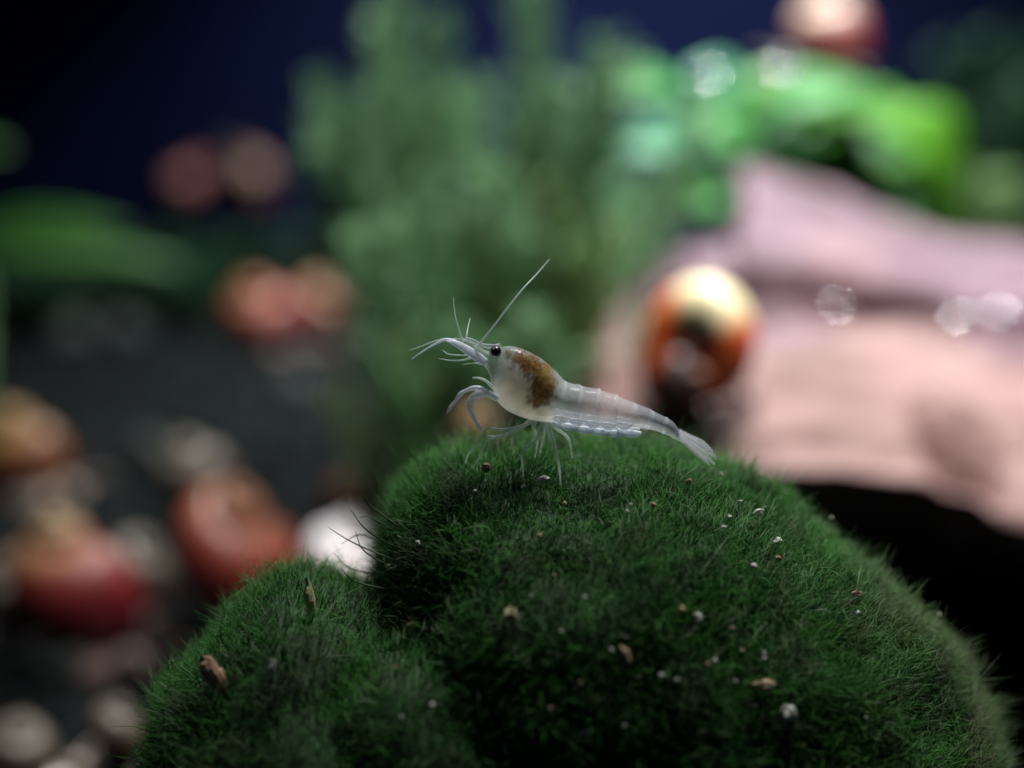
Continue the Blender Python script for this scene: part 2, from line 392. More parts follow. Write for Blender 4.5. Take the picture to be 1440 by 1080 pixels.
def snail(loc, size, mat, label, rot=(0, 0, 0), shell_rot=(0.3, 0.2, 0), up=None, foot='foot', small=False, name='snail', lift=0.5, tentacles=True, tall=1.15, shell=None, foot_k=1.0):
    t = thing(name, loc, label, 'snail', 'snails in the tank')
    R = np.array(Matrix.Rotation(-0.62, 3, 'Z') @ Matrix.Rotation(math.radians(82), 3, 'X') @ Matrix.Rotation(COIL_PHI, 3, 'Z')) if shell_rot is None else np.array((Matrix.Rotation(shell_rot[2], 3, 'Z') @ Matrix.Rotation(shell_rot[1], 3, 'Y') @ Matrix.Rotation(shell_rot[0], 3, 'X')))
    SH = shell or SHELL
    V = np.array(SH[0]) @ R.T; zmin = V[:, 2].min(); off = np.array([-0.05, 0, -zmin*lift*2+0.03 if lift < 0.5 else -zmin+0.03])
    o = obj('shell', V+off, SH[1], M[mat], t, local=True)
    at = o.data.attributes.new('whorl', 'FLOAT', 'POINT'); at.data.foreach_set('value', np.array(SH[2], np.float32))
    o2 = obj('shell_opening', np.array(SH[3]) @ R.T + off, SH[4], M['mouth'], o, local=True)
    if shell is not None:
        obj('body', *[np.array(blob((-0.20, -0.20, 0.26), (0.15, 0.14, 0.17), 16, 10)[0]), blob((0, 0, 0), (1, 1, 1), 16, 10)[1]], M['foot'], t, local=True)
        obj('operculum', *[np.array(blob((-0.08, -0.34, 0.30), (0.06, 0.03, 0.055), 14, 8)[0]), blob((0, 0, 0), (1, 1, 1), 14, 8)[1]], M['foot_pale'], t, local=True)
    f = obj('foot', np.array(FT[0])*foot_k, FT[1], M[foot], t, local=True)
    if tentacles:
        for tv in TENT: obj('tentacle', tv[0], tv[1], M[foot], t, local=True)
    q = Matrix.Rotation(rot[2], 3, 'Z') @ Matrix.Rotation(rot[1], 3, 'Y') @ Matrix.Rotation(rot[0], 3, 'X')
    if up is not None:
        q = Vector(up).to_track_quat('Z', 'Y').to_matrix() @ q
    t.rotation_euler = q.to_euler(); t.scale = (size, size, size*tall)
    return t
def on_floor(px, py): 
    p = floor_hit(px, py); return p

# the glossy snail on the wood
loc, n = wood_hit(984, 576)
snail(loc + Vector((0.0, -0.05, 0.0)), 1.75, 's_gold_glint', 'red snail with a painted gold highlight and a dark opening, clinging to the driftwood', (0, 0, 0), None, Vector((0, -0.1, 1.0)), 'foot', tall=1.2, shell=COIL, foot_k=0.6, tentacles=False)
# ------------------------------------------------------------------ more snails: px, py of the base, size in px, look
for px, py, spx, mat, lab, rot, srot, ft in [
    (115, 935, 172, 's_red', 'deep red snail with a pale golden crown, partly painted lamplight, at the lower left', -0.6, (0.15, -0.1, 0.4), 'foot'),
    (350, 915, 190, 's_orange', 'orange and red snail just behind the smaller moss lobe', -1.0, (0.3, 0.2, 1.3), 'foot'),
    (503, 930, 172, 's_white', 'glossy white snail with a pink rim in the cleft of the moss', 1.2, (0.2, 0.1, 0.2), 'foot_pale'),
    (200, 865, 95, 's_tan', 'dull pale snail pressed against the deep red snail', -2.0, (0.2, 0.4, 2.2), 'foot'),
    (38, 700, 122, 's_amber', 'amber snail cut by the left edge of the picture', -0.4, (0.3, -0.2, 0.1), 'foot_pale'),
    (280, 712, 95, 's_tan', 'small brownish snail behind the orange and red snail', -0.8, (0.3, -0.2, 0.8), 'foot'),
    (520, 835, 150, 's_pink', 'dusky pink snail half hidden behind the left shoulder of the moss', -1.2, (0.5, 0.5, 1.2), 'foot'),
    (22, 890, 100, 's_tan', 'small tan snail at the left edge below the amber snail', -2.5, (0.4, 0.1, 2.7), 'foot'),
    (378, 492, 96, 's_orange', 'left one of two orange-pink snails side by side on the far gravel', -0.5, (0.3, -0.2, 0.5), 'foot'),
    (462, 492, 88, 's_red', 'right, redder one of two snails side by side on the far gravel', -1.5, (0.2, 0.2, 1.5), 'foot'),
    (170, 1105, 110, 's_tan', 'pale beige snail at the foot of the smaller moss lobe', 1.7, (0.3, 0.2, 0.2), 'foot_pale'),
    (40, 1110, 110, 's_tan', 'beige snail in the bottom left corner', 0.6, (0.2, -0.3, 1.2), 'foot_pale')]:
    p = on_floor(px, py); dd = np.linalg.norm(p-np.array(CAM)); 
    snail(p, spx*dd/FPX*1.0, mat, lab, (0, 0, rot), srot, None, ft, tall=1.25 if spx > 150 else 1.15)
snail(P(664, 600, 18.3), 0.62, 's_amber', 'faint orange snail clinging to the feathery stems beneath the front claws of the shrimp', (0, 0, 0.4), (0.3, 0.2, 0.9), Vector((0.1, -1, 0.4)), 'foot')
# two snails on the back wall, one on the broad-leaved plant
for px, py, spx, mat, lab, r in [(276, 248, 58, 's_pink', 'left, redder one of two snails clinging to the dark back wall', 0.5),
                                 (362, 246, 64, 's_peach', 'right, paler one of two snails clinging to the dark back wall', 2.2)]:
    p = P(px, py, Yb-0.1); snail(p, spx*49/FPX, mat, lab, (0, 0, r), (0.3, 0.2, r), Vector((0, -1, 0)), 'foot')
p = P(1160, 108, 29.5); snail(p, 1.65, 's_peach', 'peach snail perched on top of the broad-leaved plant', (0, 0, 2.4), (0.2, -0.1, 2.9), None, 'foot')

# pebbles on the gravel
for px, py, spx, lab in [(85, 950, 70, 'bluish grey pebble below the deep red snail'), (100, 490, 50, 'left one of two pale pebbles far back near the left edge'),
                         (180, 488, 55, 'right one of two pale pebbles far back near the left edge'), (210, 660, 60, 'grey pebble right of the amber snail'),
                         (415, 560, 50, 'small grey pebble beneath the two orange snails')]:
    p = on_floor(px, py); r = spx*np.linalg.norm(p-np.array(CAM))/FPX/2
    t = obj('pebble', *blob(p+np.array([0, 0, r*0.6]), (r*1.1, r*0.9, r*1.0), 16, 10, 0.35, 1.4, px), M['pebble'])
    tag(t, lab, 'pebble', 'pebbles on the gravel')

# ------------------------------------------------------------------ plants
def leaf(parent, base, tip, width, sag, roll, mat, name='leaf'):
    base = np.asarray(base, float); tip = np.asarray(tip, float); ax = tip-base; L = np.linalg.norm(ax); t_ = ax/L
    up0 = np.array([math.sin(roll)*0.9, -0.75, 1.0]); side = np.cross(t_, up0); side /= np.linalg.norm(side); up = np.cross(side, t_)
    nu, nv = 14, 7; V = []; F = []
    for sgn in (1, -1):
        for i in range(nu):
            s = i/(nu-1); wd = width*0.5*(math.sin(math.pi*min(1, s*0.96+0.03))**0.75)
            for j in range(nv):
                q = 2*j/(nv-1)-1
                p = base + ax*s + up*(sag*math.sin(math.pi*s)) + side*(q*wd) + up*(abs(q)*wd*0.22 + 0.05*width*math.sin(s*9+q*2)) 
                V.append(p + up*sgn*0.02)
    o2 = nu*nv
    for i in range(nu-1):
        for j in range(nv-1):
            a = i*nv+j; F.append((a, a+1, a+nv+1, a+nv)); F.append((o2+a, o2+a+nv, o2+a+nv+1, o2+a+1))
    rim = [i*nv for i in range(nu)] + [(nu-1)*nv+j for j in range(1, nv)] + [i*nv+nv-1 for i in range(nu-2, -1, -1)] + [j for j in range(nv-2, 0, -1)]
    for a, b in zip(rim, rim[1:]+rim[:1]): F.append((a, o2+a, o2+b, b) if False else (b, o2+b, o2+a, a))
    return obj(name, V, F, M[mat], parent)
def broad_plant(root_px, Y, leaves, label, group=None):
    r = P(root_px[0], root_px[1], Y); r[2] = floor_z(r[0], r[1])
    t = thing('broad_leaved_plant', r, label, 'plant', group)
    for (x0, y0, Y0, x1, y1, Y1, wpx, sag, roll, mat) in leaves:
        b = P(x0, y0, Y0); e = P(x1, y1, Y1)
        leaf(t, b, e, wpx*Y0/FPX, sag, roll, mat)
        mid = (r+b)/2 + np.array([0, 0.3, 0.4])
        obj('stalk', *tube([r, mid, b], [0.10, 0.08, 0.05], 6, 12), M['stalk'], t)
    return t
broad_plant((1090, 420), 29.0, [
    (985, 165, 28.5, 835, 140, 27.5, 62, 0.5, 0.0, 'leaf_bright'),
    (1060, 150, 28.8, 960, 105, 28.6, 60, 0.3, 0.2, 'leaf_teal'),
    (1075, 175, 28.5, 1100, 95, 29.2, 70, 0.3, -0.3, 'leaf_lime'),
    (1060, 170, 27.4, 1235, 140, 27.2, 80, 0.4, 0.0, 'leaf_bright'),
    (1170, 165, 28.4, 1335, 330, 27.0, 150, 1.0, 0.6, 'leaf_lime'),
    (1200, 230, 28.6, 1290, 340, 28.2, 110, 0.7, 0.5, 'leaf_lime'),
    (1010, 250, 27.5, 860, 215, 26.8, 85, 0.5, -0.1, 'leaf_teal'),
    (1050, 240, 28.0, 985, 170, 27.6, 80, 0.4, 0.1, 'leaf_bright'),
    (1000, 330, 27.2, 930, 260, 26.5, 90, 0.4, 0.3, 'leaf_lime'),
    (980, 330, 27.0, 835, 320, 26.2, 85, 0.5, 0.0, 'leaf_deep'),
    (960, 400, 26.5, 800, 350, 26.0, 90, 0.5, -0.2, 'leaf_bright'),
    (960, 430, 26.2, 850, 410, 25.6, 60, 0.4, 0.1, 'leaf_teal'),
    (930, 440, 26.6, 790, 420, 26.0, 90, 0.4, 0.1, 'leaf_deep'),
    (1120, 240, 27.6, 1060, 190, 27.4, 110, 0.4, 0.0, 'leaf_deep'),
    (1150, 260, 28.8, 1210, 180, 28.4, 110, 0.4, 0.4, 'leaf_deep'),
    (1100, 300, 29.5, 1010, 200, 29.0, 130, 0.4, 0.0, 'leaf_deep'),
    (1060, 260, 30.2, 900, 200, 30.0, 170, 0.4, 0.0, 'leaf_deep'), (1120, 250, 30.4, 1000, 120, 30.2, 170, 0.4, 0.0, 'leaf_deep'),
    (1120, 260, 30.4, 1250, 150, 30.0, 170, 0.4, 0.0, 'leaf_deep'), (1180, 300, 30.0, 1340, 330, 29.6, 160, 0.5, 0.2, 'leaf_deep'),
    (1110, 230, 29.2, 1180, 110, 28.8, 120, 0.4, 0.2, 'leaf_lime'),
    (1190, 300, 28.9, 1330, 260, 28.4, 130, 0.6, 0.7, 'leaf_deep'),
    (1150, 200, 28.6, 1310, 230, 27.9, 120, 0.7, 0.6, 'leaf_lime'),
    (1000, 290, 28.2, 900, 180, 28.0, 110, 0.4, 0.2, 'leaf_deep'),
    (930, 350, 27.8, 830, 260, 27.4, 100, 0.4, 0.2, 'leaf_deep'),
    (900, 400, 27.4, 820, 330, 27.0, 100, 0.4, 0.2, 'leaf_bright'),
    (1030, 290, 27.0, 955, 300, 26.4, 70, 0.3, 0.1, 'leaf_bright'),
    ], 'broad-leaved bright green plant growing behind the driftwood')
broad_plant((-40, 420), 31.0, [
    (-60, 335, 31.0, 180, 322, 30.0, 50, 0.25, 0.0, 'leaf_dim'),
    (-50, 350, 31.5, 120, 340, 30.4, 50, 0.3, 0.2, 'leaf_dim'),
    (-60, 235, 32.0, 15, 210, 32.0, 45, 0.3, 0.1, 'leaf_dim'),
    (-30, 360, 33.0, 260, 375, 33.5, 45, 0.3, 0.0, 'leaf_dim')], 'green plant with a long flat leaf reaching in at the left edge')

def feather_plant(base, tip, bend, L, mat, label, whorl=0.30, nleaf=6, group='feathery plants at the back', fronds=4, leaf_r=0.06):
    base = np.asarray(base, float); tip = np.asarray(tip, float)
    base[2] = floor_z(base[0], base[1])
    t = thing('feathery_plant', base, label, 'plant', group); H_ = np.linalg.norm(tip-base); L = L*0.5
    for q in range(fronds):
        k = q - (fronds-1)/2
        b0 = base + np.array([k*0.25 + random.uniform(-.15, .15), random.uniform(-.2, .2), 0])
        e0 = tip + np.array([k*0.15*H_ + random.uniform(-.05, .05)*H_, random.uniform(-.6, .6), -abs(k)*0.10*H_ - random.uniform(0, 0.12)*H_])
        mid = (b0+e0)/2 + np.array([bend - k*0.05*H_ + random.uniform(-.03, .03)*H_, 0, 0.05*H_]); n = max(8, int(np.linalg.norm(e0-b0)/whorl))
        ps = catmull([b0, mid, e0], n)
        stem = obj('frond', *tube(catmull([b0, mid, e0], 30), np.linspace(0.08, 0.03, 30), 5), M['stalk'], t)
        V = []; F = []
        for i in range(1, n):
            ax = ps[i]-ps[i-1]; ax /= np.linalg.norm(ax); taper = L*(1.0 - 0.6*(i/n)**3)*random.uniform(.75, 1.2)
            a = np.cross(ax, [0.2, 1, 0.1]); a /= np.linalg.norm(a); b = np.cross(ax, a); ph = random.uniform(0, 6.28)
            for kk in range(nleaf):
                th = ph + 2*math.pi*kk/nleaf + random.uniform(-.2, .2)
                d = math.cos(th)*a + math.sin(th)*b; l = taper*random.uniform(0.7, 1.7)
                p0 = ps[i]; p1 = p0 + d*l*0.55 + ax*l*0.30; p2 = p0 + d*l*0.9 + ax*l*0.75
                s_ = np.cross(d, ax); r = leaf_r
                for br in (-1, 1):                       # each leaf forks once
                    q2 = p2 + s_*br*l*0.22; o = len(V)
                    nn = np.cross(q2-p0, s_); nn = nn/(np.linalg.norm(nn)+1e-9)
                    V += [p0-s_*r, p0+s_*r, p0+nn*r, p1-s_*r*1.2, p1+s_*r*1.2, p1+nn*r, q2]
                    F += [(o, o+3, o+4, o+1), (o+1, o+4, o+5, o+2), (o+2, o+5, o+3, o), (o+3, o+6, o+4), (o+4, o+6, o+5), (o+5, o+6, o+3)]
        f = obj('foliage', np.array(V)-base, F, M[mat], stem, smoothed=False, local=True); f['kind'] = 'stuff'
    return t
for bx, tx, ty, Y, bend, L, mat, lab in [
    (580, 490, 60, 40, -1.0, 1.5, 'feather', 'feathery plant whose tip leans far left above the two far snails'),
    (610, 550, -40, 42, -0.8, 1.6, 'feather', 'feathery plant leaning to the upper left behind the shrimp'),
    (640, 610, -60, 39, -0.8, 1.7, 'feather', 'feathery plant rising straight up out of the top of the picture, left of centre'),
    (690, 720, -30, 41, 0.6, 1.8, 'feather', 'feathery plant reaching up out of the picture above the shrimp'),
    (760, 850, 20, 40, 0.8, 1.7, 'feather', 'feathery plant leaning right towards the broad leaves'),
    (620, 530, 330, 42, -0.6, 1.4, 'feather_olive', 'short olive feathery plant beside the two far snails'),
    (640, 560, 210, 33, -0.5, 1.5, 'feather', 'low feathery plant right behind the antennae of the shrimp'),
    (720, 660, 250, 32, 0.3, 1.5, 'feather', 'mid-height feathery plant just above the long antenna'),
    (780, 760, 230, 31, 0.5, 1.4, 'feather_olive', 'olive feathery plant left of the broad leaves'),
    (570, 540, 470, 29, -0.2, 1.1, 'feather_olive', 'small olive feathery sprig left of the front antennae'),
    (640, 610, 430, 28, 0.2, 1.1, 'feather', 'small feathery sprig directly behind the head of the shrimp'),
    (740, 720, 400, 28, 0.2, 1.2, 'feather', 'small feathery sprig behind the back of the shrimp'),
    (820, 830, 330, 30, 0.2, 1.2, 'feather', 'feathery sprig between the shrimp and the broad leaves'),
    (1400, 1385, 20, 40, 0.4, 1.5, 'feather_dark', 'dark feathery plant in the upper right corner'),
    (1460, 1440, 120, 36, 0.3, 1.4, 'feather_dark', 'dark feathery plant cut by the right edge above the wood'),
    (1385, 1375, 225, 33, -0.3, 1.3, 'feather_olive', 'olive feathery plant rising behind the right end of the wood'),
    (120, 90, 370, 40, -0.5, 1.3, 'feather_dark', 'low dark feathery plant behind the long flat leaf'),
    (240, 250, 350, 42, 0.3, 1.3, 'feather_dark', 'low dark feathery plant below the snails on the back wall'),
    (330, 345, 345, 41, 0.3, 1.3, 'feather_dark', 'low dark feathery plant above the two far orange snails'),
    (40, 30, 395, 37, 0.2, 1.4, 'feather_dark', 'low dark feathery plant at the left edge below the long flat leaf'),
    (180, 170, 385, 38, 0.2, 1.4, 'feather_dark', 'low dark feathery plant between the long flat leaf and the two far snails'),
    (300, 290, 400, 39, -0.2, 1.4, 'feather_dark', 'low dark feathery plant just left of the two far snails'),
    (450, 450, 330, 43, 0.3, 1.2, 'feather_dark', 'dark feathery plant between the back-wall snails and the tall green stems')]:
    near = bx > 500 and bx < 900
    Yn = 19 + (Y-28)*0.4 if near else Y
    bn = 625 + (bx-560)*0.5 if near else bx; tn = min(tx+25, 830) if near else tx
    feather_plant(P(bn, 520, Yn), P(tn, ty, Yn), bend*Yn/Y, L*(1.15 if near else 1.3)*Yn/Y, mat, lab, fronds=3, whorl=0.30*Yn/Y, leaf_r=0.065*Yn/Y)

# ------------------------------------------------------------------ silvery air bubbles on wood and leaves
for px, py, r, lab in [(1170, 442, 0.18, 'round silvery bubble on the wood, nearest the gold-highlighted snail'),
                       (1340, 462, 0.16, 'silvery bubble on the wood, lower one of the right-hand pair'),
                       (1405, 445, 0.16, 'silvery bubble on the wood, upper one of the right-hand pair')]:
    loc, n = wood_hit(px, py)
    tag(obj('air_bubble', *blob(np.array(loc)+np.array(n)*(r*0.8 if n.y < 0 else -r*0.8), (r, r, r), 20, 14), M['bubble']), lab, 'bubble', 'bubbles clinging in the tank')
for px, py, Y, r, lab in [(1000, 110, 27.4, 0.14, 'silvery bubble on the left of the broad leaves'), (1096, 106, 27.2, 0.14, 'silvery bubble on a leaf below the peach snail')]:
    tag(obj('air_bubble', *blob(P(px, py, Y), (r, r, r), 20, 14), M['bubble']), lab, 'bubble', 'bubbles clinging in the tank')

# ------------------------------------------------------------------ moss ball
YM = 10.55
def lobe(sil, c, YC, df, db, nth=150, nph=80, seed=0):
    """closed lobe: outline sil (pixels in the plane y = YC) around c, depth df to the front and db to the back"""
    sil = np.array([P(x, y, YC) for x, y in sil]); C = P(c[0], c[1], YC)
    ang = np.arctan2(sil[:, 2]-C[2], sil[:, 0]-C[0]); rad = np.hypot(sil[:, 2]-C[2], sil[:, 0]-C[0])
    o = np.argsort(ang); ang = ang[o]; rad = rad[o]
    A = np.concatenate([ang-2*math.pi, ang, ang+2*math.pi]); Rr = np.tile(rad, 3)
    th = np.linspace(-math.pi, math.pi, nth, endpoint=False)
    R = np.interp(th, A, Rr); ker = np.array([1, 3, 6, 8, 6, 3, 1.]); ker /= ker.sum()
    R = np.convolve(np.concatenate([R[-3:], R, R[:3]]), ker, 'valid')
    V = []; F = []
    for i in range(nph+1):
        ph = -math.pi/2 + math.pi*i/nph
        for j in range(nth):
            d = abs(math.sin(ph))**1.0*(df if ph < 0 else db)*(-1 if ph < 0 else 1)
            p = np.array([C[0] + R[j]*math.cos(ph)*math.cos(th[j]), C[1] + d, C[2] + R[j]*math.cos(ph)*math.sin(th[j])])
            q = Vector(p); dsp = 0.13*mnoise.noise(q*0.9 + Vector((seed, 0, 0))) + 0.07*mnoise.noise(q*2.2) + 0.03*mnoise.noise(q*5.5)
            v = p-C; v /= np.linalg.norm(v)+1e-9
            V.append(p + v*dsp)
    for i in range(nph):
        for j in range(nth):
            j2 = (j+1) % nth; F.append((i*nth+j, i*nth+j2, (i+1)*nth+j2, (i+1)*nth+j))
    return np.array(V), F, C
FL = 26                                                   # outline pulled in by the length of the filaments
main_sil = [(548, 770), (560, 705), (590, 665), (640, 642), (710, 632), (790, 630), (870, 632), (940, 648), (1010, 676), (1070, 706), (1150, 766),
            (1235, 836), (1315, 908), (1372, 985), (1400, 1090), (1385, 1250), (1300, 1500), (1150, 1750), (930, 1830), (720, 1770), (600, 1550), (540, 1220), (530, 1040), (535, 900)]
left_sil = [(410, 815), (460, 832), (520, 862), (600, 905), (700, 985), (790, 1120), (800, 1290), (700, 1500), (500, 1620), (330, 1540), (245, 1340), (222, 1160), (238, 1030), (266, 952), (312, 896), (362, 845)]
lobes = [lobe(main_sil, (900, 1060), YM, 1.85, 2.0, seed=0), lobe(left_sil, (470, 1140), 10.0, 1.35, 1.5, 120, 70, seed=4),
         lobe([(590, 895), (680, 930), (760, 1010), (800, 1130), (780, 1260), (700, 1380), (590, 1420), (490, 1370), (430, 1260), (410, 1130), (440, 1010), (510, 925)], (590, 1150), 9.55, 1.0, 1.0, 100, 60, seed=9)]
moss = thing('moss_ball', (lobes[0][2][0], YM, 0), 'round dark green moss ball with a smaller lobe at its left', 'moss ball')
m, nt, bs, out = new_mat('moss_core'); bs.inputs['Base Color'].default_value = (0.016, 0.045, 0.014, 1); bs.inputs['Roughness'].default_value = 0.9; M['core'] = m
bv = []
for Vl, Fl, C in lobes:
    obj('core', Vl, Fl, M['core'], moss)
    bv.append(BVHTree.FromPolygons([Vector(v) for v in Vl], Fl))
def moss_hit(px, py):
    best = None
    for b in bv:
        loc, n, i, d = b.ray_cast(CAM, Vector(ray(px, py)).normalized())
        if loc and (best is None or d < best[2]): best = (loc, n, d)
    if best is None: return None
    n = best[1]
    if n.dot(CAM-best[0]) < 0: n = -n
    return best[0], n

def sample(Vl, Fl, C, count):
    F = np.array(Fl); a, b, c, d = Vl[F[:, 0]], Vl[F[:, 1]], Vl[F[:, 2]], Vl[F[:, 3]]
    n = np.cross(c-a, d-b); ar = np.linalg.norm(n, axis=1)*0.5; n /= (np.linalg.norm(n, axis=1, keepdims=True)+1e-12)
    ce = (a+b+c+d)/4; s = np.sign(((ce-C)*n).sum(1)); n *= s[:, None]
    wgt = ar*np.where(ce[:, 1] > C[1]+0.9, 0.3, 1.0)*np.where(ce[:, 2] < 1.6, 0.15, 1.0)
    idx = rng.choice(len(F), count, p=wgt/wgt.sum()); u = rng.random((count, 1)); v = rng.random((count, 1))
    p = (a[idx]*(1-u)+b[idx]*u)*(1-v) + (d[idx]*(1-u)+c[idx]*u)*v
    return p, n[idx]
pp = []; nn = []
for (Vl, Fl, C), cnt in zip(lobes, (180000, 46000, 26000)):
    p, n = sample(Vl, Fl, C, cnt); pp.append(p); nn.append(n)
p = np.vstack(pp); n = np.vstack(nn)
big = np.array([mnoise.noise(Vector(q)*1.1) for q in p]); fine = np.array([mnoise.noise(Vector(q)*4.0+Vector((5, 1, 2))) for q in p])
cl = np.array([[mnoise.noise(Vector(q)*3.2+Vector((9, 0, 0))), mnoise.noise(Vector(q)*3.2+Vector((0, 9, 0))), mnoise.noise(Vector(q)*3.2+Vector((0, 0, 9)))] for q in p])
N = len(p)
dirs = n + 0.70*cl + 0.36*rng.normal(size=(N, 3)) + np.array([0, 0, 0.18]); dirs /= np.linalg.norm(dirs, axis=1, keepdims=True)
ln = (0.155 + 0.04*big + 0.06*fine)*np.exp(rng.normal(size=N)*0.28); ln = ln*np.where(rng.random(N) < 0.03, 1.8, 1.0)*(1-0.3*smooth(0.18, 0.42, -big)); ln = np.clip(ln, 0.04, 0.5)
curl = rng.normal(size=(N, 3))*0.35
mat_ = rng.random(N) < 0.12                               # matted strands lying across the others
tang = np.cross(n, rng.normal(size=(N, 3))); tang /= np.linalg.norm(tang, axis=1, keepdims=True)
dirs = np.where(mat_[:, None], tang*0.9 + n*0.35, dirs); dirs /= np.linalg.norm(dirs, axis=1, keepdims=True)
p0 = p - n*0.02 + n*np.where(mat_, rng.random(N)*0.14, 0)[:, None]; p1 = p0 + dirs*(ln*0.55)[:, None]; d2 = dirs + curl; d2 /= np.linalg.norm(d2, axis=1, keepdims=True); p2 = p1 + d2*(ln*0.5)[:, None]
r0 = 0.0027*np.exp(rng.normal(size=N)*0.3)
s1 = np.cross(dirs, rng.normal(size=(N, 3))); s1 /= np.linalg.norm(s1, axis=1, keepdims=True); s2 = np.cross(dirs, s1)
VV = np.empty((N, 7, 3))
for j in range(3):
    a = 2*math.pi*j/3; o = math.cos(a)*s1 + math.sin(a)*s2
    VV[:, j] = p0 + o*r0[:, None]; VV[:, 3+j] = p1 + o*(r0*0.9)[:, None]
VV[:, 6] = p2
VV -= np.array(moss.location)
tri = []
for j in range(3):
    k = (j+1) % 3; tri += [(j, k, 3+k), (j, 3+k, 3+j), (3+j, 3+k, 6)]
tri = np.array(tri); T = (np.arange(N)[:, None, None]*7 + tri[None]).reshape(-1)
me = bpy.data.meshes.new('filaments'); me.vertices.add(N*7); me.vertices.foreach_set('co', VV.reshape(-1).astype(np.float32))
nt_ = len(T)//3; me.loops.add(len(T)); me.loops.foreach_set('vertex_index', T.astype(np.int32)); me.polygons.add(nt_)
me.polygons.foreach_set('loop_start', np.arange(0, len(T), 3, dtype=np.int32)); me.polygons.foreach_set('use_smooth', np.ones(nt_, bool))
me.update(); me.validate()
# pigment: fresh green, older bluish green, and silt-coated brown strands on the right flank and here and there
g = rng.random(N); base = np.stack([0.052+0.06*g, 0.20+0.15*g, 0.030+0.034*g], 1)
teal = np.clip(0.5+fine*1.2, 0, 1)[:, None]; base = base*(1-0.45*teal) + np.array([0.05, 0.15, 0.09])*0.45*teal
silt = smooth(1.6, 3.4, p[:, 0])*np.clip(0.45+big*1.2, 0.1, 1)*0.75 + 0.55*(rng.random(N) < 0.07) + 0.5*smooth(0.2, 0.45, fine)
silt = np.clip(silt*(0.4+0.9*rng.random(N)), 0, 0.85)[:, None]
base = base*(1-silt) + np.array([0.17, 0.18, 0.11])*silt
pale = (rng.random(N) < 0.03)[:, None]; base = np.where(pale, np.array([0.30, 0.36, 0.27]), base)
colr = np.ones((N, 7, 4), np.float32); colr[:, :, :3] = base[:, None, :]
ca = me.color_attributes.new('pigment', 'FLOAT_COLOR', 'POINT'); ca.data.foreach_set('color', colr.reshape(-1))
m, nt, bs, out = new_mat('moss_filament')
at = node(nt, 'ShaderNodeAttribute'); at.attribute_name = 'pigment'; nt.links.new(at.outputs['Color'], bs.inputs['Base Color'])
bs.inputs['Roughness'].default_value = 0.45; bs.inputs['Specular IOR Level'].default_value = 0.25
tl = node(nt, 'ShaderNodeBsdfTranslucent'); nt.links.new(at.outputs['Color'], tl.inputs[0]); mx = node(nt, 'ShaderNodeMixShader'); mx.inputs[0].default_value = 0.5
nt.links.new(bs.outputs[0], mx.inputs[1]); nt.links.new(tl.outputs[0], mx.inputs[2]); nt.links.new(mx.outputs[0], out.inputs[0])
M['filament'] = m; me.materials.append(m)
fo = link_mesh('filaments', me, moss); fo['kind'] = 'stuff'
# the longer straggling sprigs that stand out from the left shoulder
sp = []
for (x0, y0, x1, y1, x2, y2) in [(545, 790, 500, 765, 462, 742), (540, 770, 515, 745, 492, 715), (540, 810, 495, 800, 470, 778), (530, 770, 508, 752, 480, 765),
                                 (545, 750, 522, 728, 505, 728), (535, 830, 500, 818, 480, 800), (540, 800, 512, 775, 500, 748), (545, 740, 525, 715, 512, 700), (535, 850, 515, 838, 498, 838)]:
    yy = YM - 0.5 + random.uniform(-.25, .2)
    sp.append(tube([P(x0+15, y0, yy), P(x1, y1, yy-0.05), P(x2, y2, yy-0.1)], [0.007, 0.0055, 0.002], 5, 10))
m, nt, bs, out = new_mat('dark_sprig'); bs.inputs['Base Color'].default_value = (0.02, 0.05, 0.02, 1); M['sprig'] = m
for v in sp: obj('sprig', *v, M['sprig'], moss)

# ------------------------------------------------------------------ crumbs caught in the moss
M['crumb_white'] = noisy('white_crumb', (0.30, 0.33, 0.27), (0.55, 0.58, 0.50), 9, 0.5)
M['crumb_tan'] = noisy('tan_crumb', (0.18, 0.13, 0.07), (0.34, 0.25, 0.15), 9, 0.6)
M['crumb_brown'] = noisy('brown_crumb', (0.16, 0.09, 0.055), (0.30, 0.19, 0.12), 9, 0.6)
M['crumb_yellow'] = noisy('yellow_crumb', (0.28, 0.26, 0.12), (0.42, 0.40, 0.22), 9, 0.6)
def crumb(px, py, wpx, hpx, mat, label, ang=0.0, group=None, lift=0.13):
    h = moss_hit(px, py)
    if h is None: return
    loc, n = h; c = np.array(loc) + np.array(n)*lift; sc = (c[1])/FPX
    V, F = blob((0, 0, 0), (wpx*sc/2, min(wpx, hpx)*sc*0.4, hpx*sc/2), 12, 8, 0.5, 1.5, px*0.37+py)
    R = np.array(Matrix.Rotation(-math.radians(ang), 3, 'Y')); V = np.array(V) @ R.T + c
    tag(obj('detritus_crumb', V, F, M[mat], smoothed=False), label, 'crumb', group)
G = 'crumbs caught in the moss'
